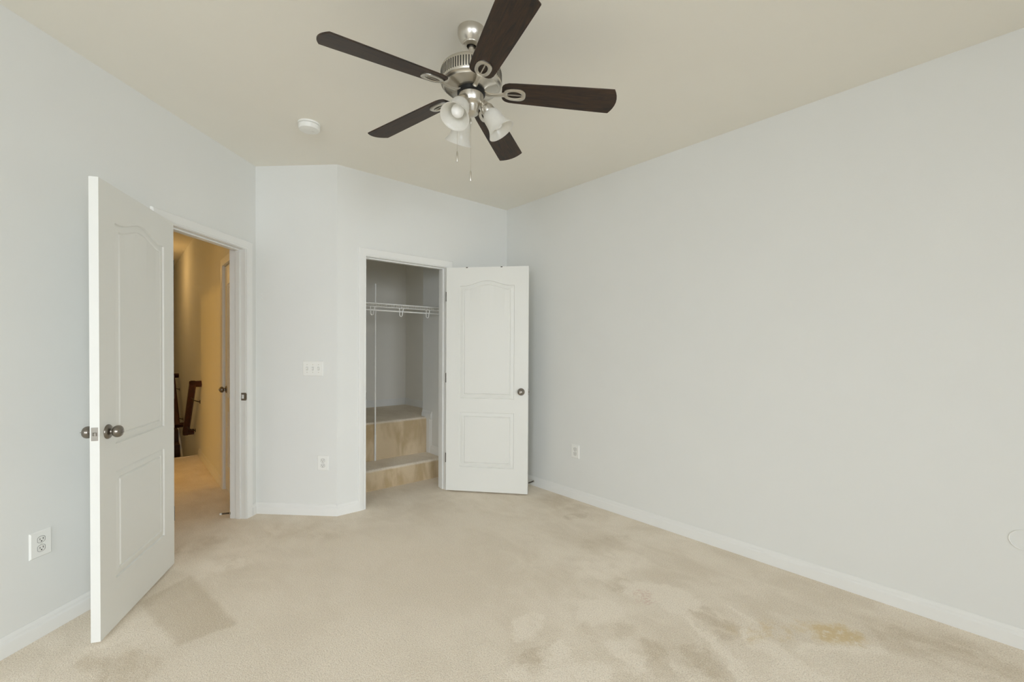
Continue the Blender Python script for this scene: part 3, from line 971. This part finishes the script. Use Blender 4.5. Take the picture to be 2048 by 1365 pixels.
tag(mb.build('vent_slots', M_SLOT, mh), 'row of black vent slots')
fl('flywheel', M_BLACK, [(0.0, 2.476), (0.062, 2.476), (0.063, 2.470), (0.063, 2.457), (0.056, 2.453), (0.0, 2.453)])
fl('switch_housing', M_NICKEL, [(0.0, 2.457), (0.0555, 2.457), (0.056, 2.450), (0.0520, 2.420), (0.047, 2.412), (0.040, 2.409), (0.036, 2.406), (0.034, 2.400), (0.0315, 2.372), (0.022, 2.366), (0.008, 2.360), (0.0, 2.359)])

BL_IN, BL_OUT = 0.168, 0.662
for k in range(5):
    th = rad(-39.175 + 72 * k)
    PITCHB = Matrix.Rotation(th, 4, 'Z') @ Matrix.Translation((0, 0, fz(2.440) + 0.66 * math.tan(rad(3.3)))) @ Matrix.Rotation(rad(3.3), 4, 'Y') @ Matrix.Rotation(rad(-13), 4, 'X')
    # outline in blade plane, x = radius
    half = []
    for x, w in ((0.139, 0.030), (0.143, 0.040), (0.153, 0.049), (0.170, 0.0545), (0.205, 0.057), (0.40, 0.0635), (0.60, 0.0690), (0.6395, 0.0695)):
        half.append((x, w))
    tipc = [(0.6395 + 0.0225 * (1 - (w / 0.0695) ** 2) ** 1.0, w) for w in (0.062, 0.05, 0.035, 0.018, 0.0)]
    up_ = half + tipc
    dn = [(x, -w) for x, w in reversed(up_[:-1])]
    mb = MB(); mb.prism(up_ + dn, -0.003, 0.003)
    bl = mb.build('blade', M_BLADE, fan, bevel=0.0015)
    bl.matrix_local = PITCHB
    tag(bl, 'dark walnut blade')
    # iron: arm from the flywheel and a slotted medallion under the blade
    mb = MB()
    arm = []
    for r_, z_, w_, t_ in ((0.048, -0.008, 0.013, 0.004), (0.064, -0.011, 0.0115, 0.004), (0.080, -0.017, 0.010, 0.0045), (0.105, -0.0185, 0.009, 0.0048), (0.132, -0.014, 0.009, 0.0045), (0.150, -0.010, 0.013, 0.004)):
        arm.append([(r_, a * w_, z_ + c * t_) for a, c in ((-1, -0.4), (-0.5, -1), (0.5, -1), (1, -0.4), (1, 0.6), (-1, 0.6))])
    mb.loft(arm)
    # medallion ring: outer egg shape, inner oval, centre bar
    N = 28; outer = []; inner = []
    for q in range(N):
        t_ = 2 * PI * q / N
        c_, s_ = cos(t_), sin(t_)
        ex = 0.051 * (abs(c_) ** 0.75) * (1 if c_ >= 0 else -1)
        wy = (0.0335 + 0.0035 * c_) * (abs(s_) ** 0.8) * (1 if s_ >= 0 else -1)
        outer.append((0.196 + ex, wy))
        inner.append((0.196 + 0.034 * c_, 0.0185 * s_))
    rings = [[(x, y, -0.0035) for x, y in outer], [(x, y, -0.0085) for x, y in outer],
             [(0.196 + (x - 0.196) * 0.93, y * 0.90, -0.0105) for x, y in outer], [(0.196 + (x - 0.196) * 1.08, y * 1.12, -0.0105) for x, y in inner],
             [(x, y, -0.0085) for x, y in inner], [(x, y, -0.0035) for x, y in inner]]
    mb.loft(rings, True, False)
    mb.loft([[(x, -0.0032, -0.0035), (x, 0.0032, -0.0035), (x, 0.0024, -0.0095), (x, -0.0024, -0.0095)] for x in (0.156, 0.236)])
    mb.build('blade_iron', M_NICKEL, bl, smooth=40)

for rel in (0, 122, 245):
    th = rad(rel - YAW)
    out_d = Vector((cos(th), sin(th), 0))
    p0 = Vector((0, 0, fz(2.405))) + out_d * 0.064
    p1 = Vector((0, 0, fz(2.291))) + out_d * 0.140
    ax = (p1 - p0).normalized()
    R = ax.to_track_quat('Z', 'Y').to_matrix().to_4x4(); R.translation = p0
    mb = MB().at(R)
    prof = [(0.0262, 0.024), (0.0275, 0.030), (0.0335, 0.036), (0.0395, 0.046), (0.0425, 0.060), (0.0435, 0.080), (0.0460, 0.098), (0.0520, 0.114), (0.0600, 0.127), (0.0650, 0.134)]
    inn = [(r_ - 0.0028, z_) for r_, z_ in reversed(prof)]
    mb.lathe(prof + inn, 40, False)
    shd = mb.build('lamp_shade', M_FROST, fan, smooth=60)
    tag(shd, 'frosted glass bell shade')
    mb = MB().at(R); mb.lathe([(0.0, -0.022), (0.013, -0.021), (0.018, -0.015), (0.0205, -0.007), (0.0215, 0.001), (0.0255, 0.004), (0.0285, 0.009), (0.0300, 0.015), (0.0300, 0.036), (0.0275, 0.040), (0.0225, 0.040), (0.0, 0.040)], 32)
    soc = mb.build('lamp_socket', M_NICKEL, shd, smooth=35)
    mb = MB(); mb.tube([Vector((0, 0, fz(2.432))) + out_d * 0.044, Vector((0, 0, fz(2.425))) + out_d * 0.058, p0 - ax * 0.016], [0.009, 0.009, 0.010], 12)
    mb.build('lamp_arm', M_NICKEL, soc, smooth=50)
    mb = MB().at(R); mb.lathe([(0.0, 0.036), (0.013, 0.038), (0.0135, 0.048), (0.018, 0.060), (0.0255, 0.074), (0.0285, 0.086), (0.0275, 0.098), (0.022, 0.108), (0.013, 0.1145), (0.0, 0.117)], 28)
    mb.build('light_bulb', M_BULB, shd, smooth=60)


def chain(rx, ry, z0, z1, fob0, fob1, joint=None):
    p = _rt * rx + _fw * ry
    mb = MB(); z = z0
    mb.at(Matrix.Translation((p.x, p.y, 0)))
    mb.lathe([(0.0006, fz(z1)), (0.0006, fz(z0))], 6)
    while z > z1:
        mb.at(Matrix.Translation((p.x, p.y, fz(z)))); mb.lathe([(0.0, -0.0012), (0.0012, 0), (0.0, 0.0012)], 6); z -= 0.0036
    c = mb.build('pull_chain', M_NICKEL, fan, smooth=60)
    mb = MB().at(Matrix.Translation((p.x, p.y, 0)))
    mb.lathe([(0.0, fz(fob0 + 0.006)), (0.0022, fz(fob0 + 0.004)), (0.0032, fz(fob0)), (0.0042, fz(fob0 - 0.003)), (0.0042, fz(fob1 + 0.003)), (0.003, fz(fob1)), (0.0, fz(fob1))], 12)
    mb.build('pull_fob', M_NICKEL, c, smooth=40)
    if joint:
        mb = MB().at(Matrix.Translation((p.x, p.y, 0)))
        mb.lathe([(0.0, fz(joint + 0.016)), (0.003, fz(joint + 0.010)), (0.005, fz(joint)), (0.003, fz(joint - 0.012)), (0.0, fz(joint - 0.016))], 12)
        mb.build('chain_coupling', M_NICKEL, c, smooth=40)


chain(-0.060, -0.020, 2.425, 2.190, 2.188, 2.146)
chain(0.002, -0.036, 2.400, 2.098, 2.096, 2.054, 2.32)
